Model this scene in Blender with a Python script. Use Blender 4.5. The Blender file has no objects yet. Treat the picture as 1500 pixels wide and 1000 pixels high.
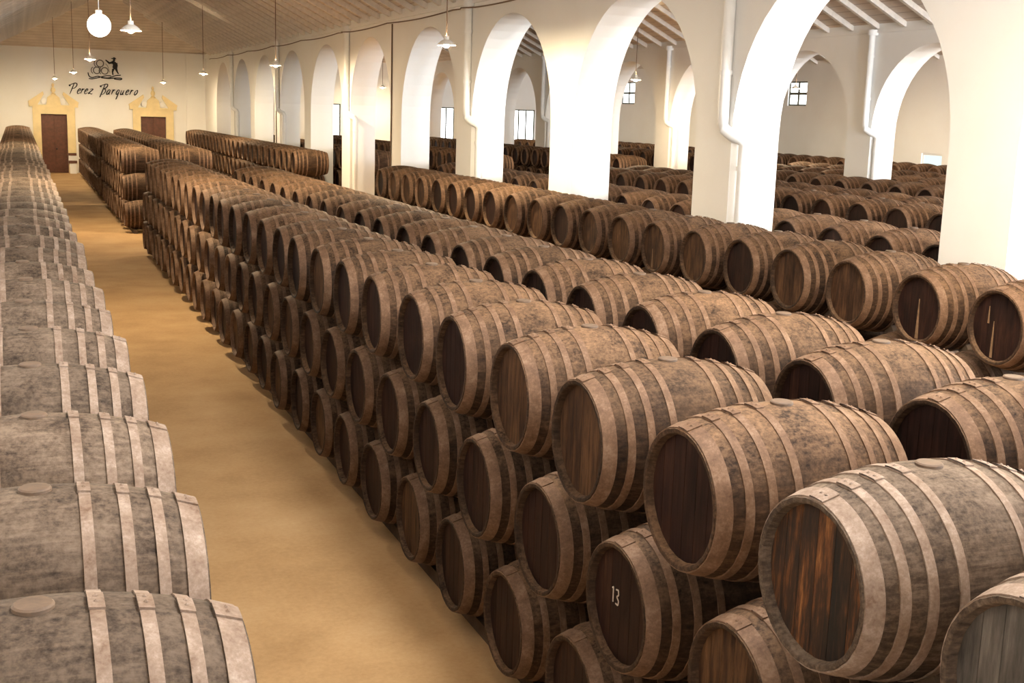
import bpy, math, random
from mathutils import Vector, Matrix
random.seed(7)
SC = bpy.context.scene
COL = SC.collection
PI = math.pi

# ------------------------------------------------------------------ camera
F_PX, PITCH, YAW, ROLL, CAM_H = 1777.8, 0.1858, 0.3867, 0.0313, 3.835
cam_d = bpy.data.cameras.new('camera')
cam_d.sensor_width = 36.0
cam_d.lens = 36.0 * F_PX / 1500.0
cam_d.clip_end = 300
cam = bpy.data.objects.new('camera', cam_d)
COL.objects.link(cam)
fwd = Vector((math.sin(YAW) * math.cos(PITCH), math.cos(YAW) * math.cos(PITCH), -math.sin(PITCH)))
right = Vector((math.cos(YAW), -math.sin(YAW), 0))
up = right.cross(fwd)
r2 = right * math.cos(ROLL) + up * math.sin(ROLL)
u2 = up * math.cos(ROLL) - right * math.sin(ROLL)
cam.matrix_world = Matrix(((r2.x, u2.x, -fwd.x, 0), (r2.y, u2.y, -fwd.y, 0), (r2.z, u2.z, -fwd.z, CAM_H), (0, 0, 0, 1)))
SC.camera = cam

# ------------------------------------------------------------------ world, exposure, daylight
w = bpy.data.worlds.new('sky'); SC.world = w; w.use_nodes = True
w.node_tree.nodes['Background'].inputs[0].default_value = (0.75, 0.87, 1.0, 1)
w.node_tree.nodes['Background'].inputs[1].default_value = 1.0
vs = SC.view_settings
vs.view_transform = 'Standard'; vs.look = 'None'; vs.gamma = 1.0; vs.use_curve_mapping = False
vs.exposure = 0.1

def area(name, loc, rot, sx, sy, power, col):
    d = bpy.data.lights.new(name, 'AREA'); d.shape = 'RECTANGLE'; d.size = sx; d.size_y = sy
    d.energy = power; d.color = col
    o = bpy.data.objects.new(name, d); COL.objects.link(o); o.location = loc; o.rotation_euler = rot
    return o
DAY = (0.80, 0.90, 1.0)
FRONT_Y = -5.0
# daylight through the tall windows of the front wall (behind the photographer), of its naves
for k, (x, p) in enumerate([(1.6, 60), (7.0, 240), (13.0, 3200), (18.5, 3200), (24.6, 6000), (29.3, 6000)]):
    area('daylight', (x, FRONT_Y + 0.35, 3.4), (-PI / 2 + PI, 0, 0), 2.0, 3.4, p, DAY)
# added overhead light for the barrel tops, placed under the unseen ridge
area('added_overhead_light', (4.1, 4.5, 8.55), (0, 0, 0), 1.6, 6.0, 820, (1.0, 0.96, 0.90))
LAMP_E = 7500.0

# ------------------------------------------------------------------ helpers
class MB:
    """collects faces of one mesh"""
    def __init__(s): s.v = []; s.f = []; s.m = []
    def quad(s, pts, m=0):
        n = len(s.v); s.v += [tuple(p) for p in pts]; s.f.append(tuple(range(n, n + len(pts)))); s.m.append(m)
    def box(s, a, b, m=0):
        x0, y0, z0 = a; x1, y1, z1 = b
        n = len(s.v)
        s.v += [(x0, y0, z0), (x1, y0, z0), (x1, y1, z0), (x0, y1, z0), (x0, y0, z1), (x1, y0, z1), (x1, y1, z1), (x0, y1, z1)]
        for q in ((0, 3, 2, 1), (4, 5, 6, 7), (0, 1, 5, 4), (1, 2, 6, 5), (2, 3, 7, 6), (3, 0, 4, 7)):
            s.f.append(tuple(n + i for i in q)); s.m.append(m)
    def prism(s, poly, y0, y1, m=0):
        """polygon in (x,z) extruded along y"""
        n = len(s.v); k = len(poly)
        s.v += [(x, y0, z) for x, z in poly] + [(x, y1, z) for x, z in poly]
        s.f.append(tuple(range(n, n + k))); s.m.append(m)
        s.f.append(tuple(range(n + 2 * k - 1, n + k - 1, -1))); s.m.append(m)
        for i in range(k):
            j = (i + 1) % k
            s.f.append((n + j, n + i, n + k + i, n + k + j)); s.m.append(m)
    def revolve(s, prof, seg, axis='x', mats=None, closed=False, rf=None):
        """profile list of (a, r) revolved round an axis; rf(j) scales the radius per angular step"""
        n = len(s.v); k = len(prof)
        for a, r in prof:
            for j in range(seg):
                t = 2 * PI * j / seg
                rr = r * (rf(j) if rf else 1)
                c, d = rr * math.cos(t), rr * math.sin(t)
                s.v.append((a, c, d) if axis == 'x' else (c, d, a))
        rng = range(k) if closed else range(k - 1)
        for i in rng:
            i2 = (i + 1) % k
            for j in range(seg):
                j2 = (j + 1) % seg
                q = (n + i * seg + j, n + i * seg + j2, n + i2 * seg + j2, n + i2 * seg + j)
                s.f.append(q if axis == 'x' else q[::-1] if False else q); s.m.append(mats[i] if mats else 0)
    def tube(s, path, r, seg=8, m=0):
        n = len(s.v); k = len(path); P = [Vector(p) for p in path]
        for i in range(k):
            d = (P[min(i + 1, k - 1)] - P[max(i - 1, 0)]).normalized()
            a = Vector((0, 0, 1)) if abs(d.z) < 0.9 else Vector((1, 0, 0))
            u = d.cross(a).normalized(); v = d.cross(u)
            for j in range(seg):
                t = 2 * PI * j / seg
                s.v.append(tuple(P[i] + (u * math.cos(t) + v * math.sin(t)) * r))
        for i in range(k - 1):
            for j in range(seg):
                j2 = (j + 1) % seg
                s.f.append((n + i * seg + j, n + i * seg + j2, n + (i + 1) * seg + j2, n + (i + 1) * seg + j)); s.m.append(m)
        s.f.append(tuple(n + j for j in range(seg))[::-1]); s.m.append(m)
        s.f.append(tuple(n + (k - 1) * seg + j for j in range(seg))); s.m.append(m)
    def mesh(s, name, mats, smooth=False):
        me = bpy.data.meshes.new(name); me.from_pydata(s.v, [], s.f)
        for mt in mats: me.materials.append(mt)
        if len(mats) > 1: me.polygons.foreach_set('material_index', s.m)
        if smooth:
            me.polygons.foreach_set('use_smooth', [True] * len(s.f))
            try: me.set_sharp_from_angle(angle=math.radians(38))
            except Exception: pass
        me.validate(); me.update()
        import bmesh
        bm = bmesh.new(); bm.from_mesh(me); bmesh.ops.recalc_face_normals(bm, faces=bm.faces); bm.to_mesh(me); bm.free()
        return me

def put(name, me, parent=None, loc=None, rz=0):
    o = bpy.data.objects.new(name, me); COL.objects.link(o)
    if parent: o.parent = parent
    if loc is not None: o.location = loc
    if rz: o.rotation_euler = (0, 0, rz)
    return o
def tag(o, label=None, cat=None, group=None, kind=None):
    if label: o['label'] = label
    if cat: o['category'] = cat
    if group: o['group'] = group
    if kind: o['kind'] = kind
    return o

# ------------------------------------------------------------------ materials
def mat(name):
    m = bpy.data.materials.new(name); m.use_nodes = True
    return m, m.node_tree, m.node_tree.nodes['Principled BSDF']
def N(nt, t, **kw):
    n = nt.nodes.new(t)
    for k, v in kw.items():
        if isinstance(v, tuple) and k.startswith('_') is False and hasattr(n, k) is False: pass
        setattr(n, k, v)
    return n
def ramp(nt, stops):
    r = nt.nodes.new('ShaderNodeValToRGB'); e = r.color_ramp.elements
    while len(e) < len(stops): e.new(0.5)
    for i, (p, c) in enumerate(stops): e[i].position = p; e[i].color = (*c, 1)
    return r
def noise(nt, vec, scale, detail=4, rough=0.6):
    n = nt.nodes.new('ShaderNodeTexNoise'); n.inputs['Scale'].default_value = scale
    n.inputs['Detail'].default_value = detail; n.inputs['Roughness'].default_value = rough
    if vec is not None: nt.links.new(vec, n.inputs['Vector'])
    return n
def mapping(nt, vec, scale):
    m = nt.nodes.new('ShaderNodeMapping'); m.inputs['Scale'].default_value = scale; nt.links.new(vec, m.inputs['Vector']); return m
def mix(nt, fac, a, b, mode='MIX'):
    m = nt.nodes.new('ShaderNodeMix'); m.data_type = 'RGBA'; m.blend_type = mode
    for sock, val in ((m.inputs[0], fac), (m.inputs[6], a), (m.inputs[7], b)):
        if isinstance(val, (int, float)): sock.default_value = val
        elif isinstance(val, tuple): sock.default_value = (*val, 1)
        else: nt.links.new(val, sock)
    return m.outputs[2]
def bump(nt, bs, h, strength, dist=0.01):
    b = nt.nodes.new('ShaderNodeBump'); b.inputs['Strength'].default_value = strength; b.inputs['Distance'].default_value = dist
    nt.links.new(h, b.inputs['Height']); nt.links.new(b.outputs[0], bs.inputs['Normal'])
def mmath(nt, op, a, b=None):
    m = nt.nodes.new('ShaderNodeMath'); m.operation = op
    for i, v in enumerate((a, b)):
        if v is None: continue
        if isinstance(v, (int, float)): m.inputs[i].default_value = v
        else: nt.links.new(v, m.inputs[i])
    return m.outputs[0]

def coords(nt, island=False):
    """object coordinates shifted by a random amount per barrel so that copies differ"""
    tc = nt.nodes.new('ShaderNodeTexCoord')
    if island:
        g = nt.nodes.new('ShaderNodeNewGeometry'); rnd = g.outputs['Random Per Island']
    else:
        oi = nt.nodes.new('ShaderNodeObjectInfo'); rnd = oi.outputs['Random']
    a = nt.nodes.new('ShaderNodeVectorMath'); a.operation = 'ADD'
    c = nt.nodes.new('ShaderNodeCombineXYZ')
    for i, k in enumerate((37.0, 91.0, 53.0)): nt.links.new(mmath(nt, 'MULTIPLY', rnd, k), c.inputs[i])
    nt.links.new(tc.outputs['Object'], a.inputs[0]); nt.links.new(c.outputs[0], a.inputs[1])
    return a.outputs[0], rnd, tc

def wood_mat(name, dark, mid, pale, dust_lit_top, dust_lit_amt, island=False):
    m, nt, bs = mat(name)
    v, rnd, tc = coords(nt, island)
    grain = noise(nt, mapping(nt, v, (1.2, 14, 14)).outputs[0], 3.0, 6, 0.65)
    blot = noise(nt, v, 5.0, 5, 0.65)
    spots = noise(nt, v, 42.0, 3, 0.7)
    r = ramp(nt, [(0.36, dark), (0.5, mid), (0.66, pale)])
    nt.links.new(mmath(nt, 'ADD', mmath(nt, 'MULTIPLY', grain.outputs[0], 0.45), mmath(nt, 'ADD', mmath(nt, 'MULTIPLY', blot.outputs[0], 0.33), mmath(nt, 'MULTIPLY', spots.outputs[0], 0.22))), r.inputs[0])
    # settled dust on upward sides, also painting in lit tops and shaded flanks
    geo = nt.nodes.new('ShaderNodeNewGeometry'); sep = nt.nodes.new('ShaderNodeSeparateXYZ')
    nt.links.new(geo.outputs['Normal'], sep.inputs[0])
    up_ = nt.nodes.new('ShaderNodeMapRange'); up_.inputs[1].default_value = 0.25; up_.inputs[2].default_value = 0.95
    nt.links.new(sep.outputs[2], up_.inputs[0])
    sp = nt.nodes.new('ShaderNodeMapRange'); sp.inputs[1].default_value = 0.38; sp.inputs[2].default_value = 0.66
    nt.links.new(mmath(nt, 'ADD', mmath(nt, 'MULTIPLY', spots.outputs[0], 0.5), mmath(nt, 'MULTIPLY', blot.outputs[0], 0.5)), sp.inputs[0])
    fac = mmath(nt, 'MULTIPLY', mmath(nt, 'MULTIPLY', up_.outputs[0], sp.outputs[0]), dust_lit_amt)
    col = mix(nt, fac, r.outputs[0], dust_lit_top)
    # tone differs from barrel to barrel
    hs = nt.nodes.new('ShaderNodeHueSaturation')
    nt.links.new(mmath(nt, 'ADD', mmath(nt, 'MULTIPLY', rnd, 0.4), 0.8), hs.inputs['Value'])
    nt.links.new(col, hs.inputs['Color']); nt.links.new(hs.outputs[0], bs.inputs['Base Color'])
    bs.inputs['Roughness'].default_value = 0.8; bs.inputs['Specular IOR Level'].default_value = 0.22
    bump(nt, bs, mmath(nt, 'ADD', grain.outputs[0], mmath(nt, 'MULTIPLY', spots.outputs[0], 0.5)), 0.35, 0.006)
    return m
def metal_mat(name, a, b, c, island=False):
    m, nt, bs = mat(name)
    v, rnd, tc = coords(nt, island)
    n1 = noise(nt, v, 9.0, 5, 0.7); n2 = noise(nt, v, 60.0, 3, 0.7)
    r = ramp(nt, [(0.32, a), (0.52, b), (0.72, c)])
    nt.links.new(mmath(nt, 'ADD', mmath(nt, 'MULTIPLY', n1.outputs[0], 0.65), mmath(nt, 'MULTIPLY', n2.outputs[0], 0.35)), r.inputs[0])
    nt.links.new(r.outputs[0], bs.inputs['Base Color'])
    bs.inputs['Roughness'].default_value = 0.7; bs.inputs['Metallic'].default_value = 0.05; bs.inputs['Specular IOR Level'].default_value = 0.25
    bump(nt, bs, n2.outputs[0], 0.25, 0.003)
    return m
def head_mat(name, stops, island=False):
    m, nt, bs = mat(name)
    v, rnd, tc = coords(nt, island)
    st = noise(nt, mapping(nt, v, (3, 11, 1.3)).outputs[0], 2.6, 6, 0.7)
    pt = noise(nt, v, 3.0, 3, 0.5)
    r = ramp(nt, stops)
    f = mmath(nt, 'ADD', mmath(nt, 'MULTIPLY', st.outputs[0], 0.6), mmath(nt, 'MULTIPLY', pt.outputs[0], 0.3))
    f = mmath(nt, 'ADD', f, mmath(nt, 'MULTIPLY', mmath(nt, 'SUBTRACT', rnd, 0.5), 0.08))
    nt.links.new(f, r.inputs[0]); nt.links.new(r.outputs[0], bs.inputs['Base Color'])
    bs.inputs['Roughness'].default_value = 0.6; bs.inputs['Specular IOR Level'].default_value = 0.15
    bump(nt, bs, st.outputs[0], 0.3, 0.004)
    return m
def plain(name, col, rough=0.7, var=0.08, scale=4.0, metallic=0.0, bmp=0.0):
    m, nt, bs = mat(name)
    tc = nt.nodes.new('ShaderNodeTexCoord')
    n = noise(nt, tc.outputs['Object'], scale, 5, 0.6)
    lo = tuple(c * (1 - var) for c in col); hi = tuple(min(1, c * (1 + var)) for c in col)
    r = ramp(nt, [(0.3, lo), (0.7, hi)])
    nt.links.new(n.outputs[0], r.inputs[0]); nt.links.new(r.outputs[0], bs.inputs['Base Color'])
    bs.inputs['Roughness'].default_value = rough; bs.inputs['Metallic'].default_value = metallic
    if bmp: bump(nt, bs, n.outputs[0], bmp, 0.02)
    return m
def emit(name, col, s):
    m = bpy.data.materials.new(name); m.use_nodes = True; nt = m.node_tree
    nt.nodes.remove(nt.nodes['Principled BSDF'])
    e = nt.nodes.new('ShaderNodeEmission'); e.inputs[0].default_value = (*col, 1); e.inputs[1].default_value = s
    nt.links.new(e.outputs[0], nt.nodes['Material Output'].inputs[0])
    return m

WOOD = dict(dark=(0.012, 0.0065, 0.004), mid=(0.044, 0.0235, 0.0125), pale=(0.115, 0.064, 0.034))
M_WOOD = wood_mat('oak_staves', dust_lit_top=(0.215, 0.128, 0.071), dust_lit_amt=0.95, **WOOD)
M_GREY = wood_mat('weathered_grey_staves', dark=(0.020, 0.013, 0.009), mid=(0.070, 0.047, 0.031), pale=(0.175, 0.128, 0.092), dust_lit_top=(0.205, 0.152, 0.110), dust_lit_amt=0.75)
HOOP = ((0.085, 0.044, 0.025), (0.165, 0.096, 0.057), (0.28, 0.183, 0.122))
M_HOOP = metal_mat('dusty_iron_hoop', *HOOP)
M_HOOPG = metal_mat('pale_iron_hoop', (0.135, 0.080, 0.050), (0.245, 0.178, 0.134), (0.40, 0.32, 0.26))
HEAD = [(0.30, (0.007, 0.003, 0.0025)), (0.46, (0.021, 0.0085, 0.006)), (0.58, (0.042, 0.017, 0.010)), (0.72, (0.13, 0.062, 0.030))]
M_HEAD = head_mat('dark_oak_head', HEAD)
M_HEAD_OCHRE = head_mat('ochre_oak_head', [(0.32, (0.016, 0.008, 0.006)), (0.45, (0.060, 0.029, 0.015)), (0.57, (0.125, 0.064, 0.030)), (0.70, (0.30, 0.18, 0.085))])
M_HEAD_PATCH = head_mat('peeling_oak_head', [(0.36, (0.018, 0.015, 0.013)), (0.45, (0.045, 0.024, 0.015)), (0.52, (0.13, 0.052, 0.020)), (0.62, (0.36, 0.17, 0.06))])
M_HEAD_GREY = head_mat('grey_oak_head', [(0.30, (0.03, 0.026, 0.022)), (0.46, (0.09, 0.078, 0.066)), (0.60, (0.17, 0.145, 0.12)), (0.72, (0.32, 0.28, 0.23))])
M_BUNG = plain('bung_wood', (0.12, 0.076, 0.047), 0.7, 0.25, 20)
M_CHOCK = plain('chock_wood', (0.10, 0.065, 0.04), 0.8, 0.3, 9)
# stuff versions (vary per island)
M_WOOD_I = wood_mat('oak_staves_far', dust_lit_top=(0.215, 0.128, 0.071), dust_lit_amt=0.95, island=True, **WOOD)

def wall_mat(name, col, stain):
    m, nt, bs = mat(name)
    tc = nt.nodes.new('ShaderNodeTexCoord')
    n1 = noise(nt, tc.outputs['Object'], 0.45, 6, 0.6); n2 = noise(nt, tc.outputs['Object'], 14.0, 4, 0.6)
    r = ramp(nt, [(0.35, stain), (0.6, col)])
    nt.links.new(n1.outputs[0], r.inputs[0]); nt.links.new(r.outputs[0], bs.inputs['Base Color'])
    bs.inputs['Roughness'].default_value = 0.85
    bump(nt, bs, n2.outputs[0], 0.15, 0.01)
    return m
M_WALL = wall_mat('white_plaster', (0.88, 0.865, 0.83), (0.85, 0.825, 0.78))
M_PIPE = plain('white_painted_pipe', (0.84, 0.83, 0.80), 0.5, 0.04)
def floor_mat():
    m, nt, bs = mat('packed_earth_floor')
    tc = nt.nodes.new('ShaderNodeTexCoord')
    n1 = noise(nt, tc.outputs['Object'], 0.8, 6, 0.6); n2 = noise(nt, tc.outputs['Object'], 22.0, 5, 0.7)
    r = ramp(nt, [(0.34, (0.38, 0.22, 0.09)), (0.5, (0.49, 0.30, 0.132)), (0.68, (0.57, 0.375, 0.185))])
    nt.links.new(mmath(nt, 'ADD', mmath(nt, 'MULTIPLY', n1.outputs[0], 0.7), mmath(nt, 'MULTIPLY', n2.outputs[0], 0.3)), r.inputs[0])
    nt.links.new(r.outputs[0], bs.inputs['Base Color']); bs.inputs['Roughness'].default_value = 0.9
    bump(nt, bs, n2.outputs[0], 0.25, 0.01)
    return m
M_FLOOR = floor_mat()
def ceil_mat():
    m, nt, bs = mat('tan_boarded_ceiling')
    tc = nt.nodes.new('ShaderNodeTexCoord'); sep = nt.nodes.new('ShaderNodeSeparateXYZ')
    nt.links.new(tc.outputs['Object'], sep.inputs[0])
    fr = mmath(nt, 'FRACT', mmath(nt, 'MULTIPLY', sep.outputs[2], 8.0))
    line = nt.nodes.new('ShaderNodeMapRange'); line.inputs[1].default_value = 0.0; line.inputs[2].default_value = 0.16
    nt.links.new(fr, line.inputs[0])
    n1 = noise(nt, tc.outputs['Object'], 1.2, 5, 0.6)
    r = ramp(nt, [(0.3, (0.58, 0.49, 0.41)), (0.7, (0.72, 0.63, 0.54))])
    nt.links.new(n1.outputs[0], r.inputs[0])
    nt.links.new(mix(nt, line.outputs[0], (0.36, 0.28, 0.22), r.outputs[0]), bs.inputs['Base Color'])
    bs.inputs['Roughness'].default_value = 0.85
    bump(nt, bs, line.outputs[0], 0.5, 0.02)
    return m
M_CEIL = ceil_mat()
M_RAFTER = plain('limewashed_rafter', (0.74, 0.68, 0.61), 0.8, 0.12, 6)
M_OCHRE = plain('ochre_painted_plaster', (0.84, 0.68, 0.38), 0.8, 0.08, 2)
M_DOOR = plain('dark_brown_door', (0.13, 0.048, 0.026), 0.6, 0.25, 6)
M_IRON = plain('black_iron', (0.012, 0.011, 0.010), 0.6, 0.1, 5)
M_GREYIRON = plain('grey_iron', (0.16, 0.15, 0.14), 0.6, 0.15, 5)
M_FRAME = plain('dark_window_frame', (0.10, 0.095, 0.06), 0.6, 0.1, 5)
M_CABLE = plain('brown_cable', (0.16, 0.10, 0.06), 0.7, 0.1, 5)
M_SHADE = plain('enamel_shade', (0.75, 0.73, 0.68), 0.4, 0.04, 5)
M_BULB = emit('lit_bulb', (1.0, 0.80, 0.52), LAMP_E)
M_BULB_DIM = emit('lit_dim_bulb', (1.0, 0.80, 0.52), LAMP_E * 0.6)
M_GLOBE = emit('lit_opal_globe', (1.0, 0.93, 0.82), 9.0)
M_PANE = emit('daylit_pane', (0.93, 0.97, 1.0), 6.0)
M_PANEG = emit('daylit_green_pane', (0.78, 0.93, 0.88), 1.1)
M_DRIP = plain('dried_wine_drip', (0.20, 0.12, 0.06), 0.6, 0.45, 18)
M_CHALK = plain('chalk', (0.62, 0.55, 0.47), 0.9, 0.2, 60)

# ------------------------------------------------------------------ the building
X_L, X_A, X_A2, X_B, X_B2, X_R = -0.97, 9.55, 10.35, 21.2, 22.0, 32.0
Y_END, EAVE, CROWN, SPAN, PITCH_Y = 68.95, 6.45, 5.87, 4.48, 5.5
R_ARCH = SPAN / 2; SPRING = CROWN - R_ARCH

def struct(name, b, mats, smooth=False):
    o = put(name, b.mesh(name, mats, smooth)); o['kind'] = 'structure'; return o

b = MB(); b.box((X_L - 0.5, FRONT_Y - 0.5, -0.2), (X_R + 0.5, Y_END + 0.6, 0.0)); struct('floor', b, [M_FLOOR])

def arcade(name, x0, x1, crown0):
    """wall with round arches between piers; crown0 = y of one arch crown"""
    b = MB(); n = 24
    k0 = math.ceil((FRONT_Y + 2.3 - crown0) / PITCH_Y); k1 = math.floor((Y_END - 2.3 - crown0) / PITCH_Y)
    y = FRONT_Y
    for k in range(k0, k1 + 1):
        c = crown0 + PITCH_Y * k
        b.box((x0, y, 0), (x1, c - R_ARCH, EAVE + 0.3))
        arc = [(c - R_ARCH * math.cos(PI * i / n), SPRING + R_ARCH * math.sin(PI * i / n)) for i in range(n + 1)]
        for i in range(n):
            (ya, za), (yb, zb) = arc[i], arc[i + 1]
            for x in (x0, x1): b.quad([(x, ya, za), (x, yb, zb), (x, yb, EAVE + 0.3), (x, ya, EAVE + 0.3)])
            b.quad([(x0, ya, za), (x1, ya, za), (x1, yb, zb), (x0, yb, zb)])
        b.quad([(x0, c - R_ARCH, EAVE + 0.3), (x1, c - R_ARCH, EAVE + 0.3), (x1, c + R_ARCH, EAVE + 0.3), (x0, c + R_ARCH, EAVE + 0.3)])
        y = c + R_ARCH
    b.box((x0, y, 0), (x1, Y_END + 0.1, EAVE + 0.3))
    return struct(name, b, [M_WALL])
arcade('wall_right', X_A, X_A2, 13.06)
arcade('wall_inner', X_B, X_B2, 13.81)

def wall_holes(name, lo, hi, holes, plane, thick, sgn):
    """flat wall along x (plane y) or along y (plane x) with rectangular holes (a0,a1,z0,z1)"""
    b = MB(); H = EAVE + 0.3
    cuts = sorted({lo, hi, *[h[0] for h in holes], *[h[1] for h in holes]})
    for a0, a1 in zip(cuts[:-1], cuts[1:]):
        zs = sorted([(h[2], h[3]) for h in holes if h[0] <= a0 + 1e-6 and h[1] >= a1 - 1e-6])
        z = 0
        for z0, z1 in zs + [(H, H)]:
            if z0 - z > 1e-4:
                if plane[0] == 'y': b.box((a0, min(plane[1], plane[1] + thick * sgn), z), (a1, max(plane[1], plane[1] + thick * sgn), z0))
                else: b.box((min(plane[1], plane[1] + thick * sgn), a0, z), (max(plane[1], plane[1] + thick * sgn), a1, z0))
            z = z1
    return struct(name, b, [M_WALL])
END_WIN = [(15.5, 17.1, 1.6, 4.06), (22.9, 24.5, 1.6, 4.06), (27.53, 29.11, 1.6, 4.06)]
R_WIN = [(36.57, 37.71, 2.2, 2.82), (45.4, 46.8, 4.54, 5.6), (61.6, 63.2, 4.54, 5.75)]
DOORS = [(1.14, 2.42), (6.14, 7.45)]
wall_holes('wall_back', X_L - 0.4, X_R + 0.4, END_WIN + [(a, c, 0, 3.05) for a, c in DOORS], ('y', Y_END), 0.5, 1)
wall_holes('wall_outer', FRONT_Y, Y_END, R_WIN, ('x', X_R), 0.4, 1)
b = MB(); b.box((X_L - 0.4, FRONT_Y, 0), (X_L, Y_END, EAVE + 0.3)); struct('wall_left', b, [M_WALL])
FW = [(x - 1.0, x + 1.0, 1.7, 5.1) for x in (1.6, 7.0, 13.0, 18.5, 24.6, 29.3)]
wall_holes('wall_front', X_L - 0.4, X_R + 0.4, FW, ('y', FRONT_Y), 0.4, -1)

# windows: frame, mullions, panes
WN = [0]
def window(h, axis, p, nx, nz, pane_mat, bars=0.05, M_FRAME=M_FRAME):
    WN[0] += 1
    a0, a1, z0, z1 = h
    def bx(bb, u0, u1, v0, v1, d0, d1):
        if axis == 'y': bb.box((u0, p + d0, v0), (u1, p + d1, v1))
        else: bb.box((p + d0, u0, v0), (p + d1, u1, v1))
    b = MB(); t = 0.07
    bx(b, a0, a1, z0, z0 + t, 0.06, 0.16); bx(b, a0, a1, z1 - t, z1, 0.06, 0.16)
    bx(b, a0, a0 + t, z0 + t, z1 - t, 0.06, 0.16); bx(b, a1 - t, a1, z0 + t, z1 - t, 0.06, 0.16)
    o = struct('window_%d' % WN[0], b, [M_FRAME])
    us = [a0 + t + (a1 - a0 - 2 * t) * i / nx for i in range(nx + 1)]; vs_ = [z0 + t + (z1 - z0 - 2 * t) * i / nz for i in range(nz + 1)]
    for i in range(1, nx):
        b = MB(); bx(b, us[i] - bars / 2, us[i] + bars / 2, z0 + t, z1 - t, 0.07, 0.14); put('mullion', b.mesh('mullion', [M_FRAME]), o)
    for i in range(1, nz):
        b = MB(); bx(b, a0 + t, a1 - t, vs_[i] - bars / 2, vs_[i] + bars / 2, 0.075, 0.135); put('glazing_bar', b.mesh('glazing_bar', [M_FRAME]), o)
    for i in range(nx):
        for j in range(nz):
            b = MB(); e = bars / 2
            bx(b, us[i] + (e if i else 0), us[i + 1] - (e if i < nx - 1 else 0), vs_[j] + (e if j else 0), vs_[j + 1] - (e if j < nz - 1 else 0), 0.10, 0.11)
            put('pane', b.mesh('pane', [pane_mat]), o)
for h in END_WIN: window(h, 'y', Y_END, 3, 1, M_PANE, 0.08)
window(R_WIN[0], 'x', X_R, 1, 1, M_PANEG, 0.05, M_WALL)
window(R_WIN[1], 'x', X_R, 2, 2, M_PANE, 0.12); window(R_WIN[2], 'x', X_R, 2, 2, M_PANE, 0.12)

for h in FW: window(h, 'y', FRONT_Y - 0.3, 2, 3, M_PANE, 0.07)
# added, unseen roof light with glowing panes, made to go with the overhead light
b = MB(); zr_ = 8.60
for q in ((3.25, 1.45, 3.31, 7.55), (4.89, 1.45, 4.95, 7.55), (3.31, 1.45, 4.89, 1.51), (3.31, 7.49, 4.89, 7.55)): b.box((q[0], q[1], zr_), (q[2], q[3], zr_ + 0.08))
WN[0] += 1; o = struct('window_%d' % WN[0], b, [M_FRAME])
for j in range(4):
    b = MB(); b.box((3.31, 1.51 + 1.495 * j, zr_ + 0.03), (4.89, 1.48 + 1.495 * (j + 1), zr_ + 0.04)); put('pane', b.mesh('pane', [M_PANE]), o)

# ceilings: pitched with hipped far end, limewashed rafters
RISE = 0.5
def ceiling(x0, x1, rafters_l, rafters_r):
    xm = (x0 + x1) / 2; hw = (x1 - x0) / 2; zr = EAVE + RISE * hw
    ye, yf = Y_END, FRONT_Y
    apex = (xm, ye - hw, zr); front = (xm, yf, zr)
    A, B_, C_, D = (x0, yf, EAVE), (x0, ye, EAVE), (x1, ye, EAVE), (x1, yf, EAVE)
    b = MB()
    T = 0.12
    for poly in ([A, front, apex, B_], [D, C_, apex, front], [B_, apex, C_]):
        b.quad(poly); b.quad([(p[0], p[1], p[2] + T) for p in poly][::-1])
    b.quad([A, D, front])
    o = struct('ceiling', b, [M_CEIL])
    meshes = {}
    for side, (ya, yb) in ((-1, rafters_l), (1, rafters_r)):
        y = ya
        while y < yb:
            reach = min(hw, (ye - y) - 0.1)
            if reach > 0.6:
                key = (side, round(reach, 2))
                if key not in meshes:
                    bb = MB()
                    xe = (x1 if side > 0 else x0)
                    d = -side
                    p0 = (0, EAVE - 0.005); p1 = (d * reach, EAVE + RISE * reach - 0.005); dp = 0.15
                    poly = [p0, p1, (p1[0], p1[1] - dp), (p0[0], p0[1] - dp)]
                    if side > 0: poly = poly[::-1]
                    bb.prism(poly, -0.06, 0.06)
                    meshes[key] = bb.mesh('rafter', [M_RAFTER])
                put('rafter', meshes[key], o, ((x1 if side > 0 else x0), y, 0))
            y += 1.08
    return o
ceiling(X_L, X_A, (18.0, 66.0), (6.0, 67.5))
ceiling(X_A2, X_B, (60, 60), (12.0, 60.0))
ceiling(X_B2, X_R, (60, 60), (20.0, 45.0))
# plaster cornice strips along the eaves
for n, (x0, x1) in enumerate(((X_A - 0.06, X_A), (X_B - 0.06, X_B)), 1):
    b = MB(); b.box((x0, FRONT_Y, EAVE - 0.24), (x1, Y_END, EAVE - 0.14)); struct('trim_%d' % n, b, [M_WALL])
b = MB(); b.box((8.55, Y_END - 0.12, 0), (X_A, Y_END, EAVE)); struct('trim_3', b, [M_WALL])

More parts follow.
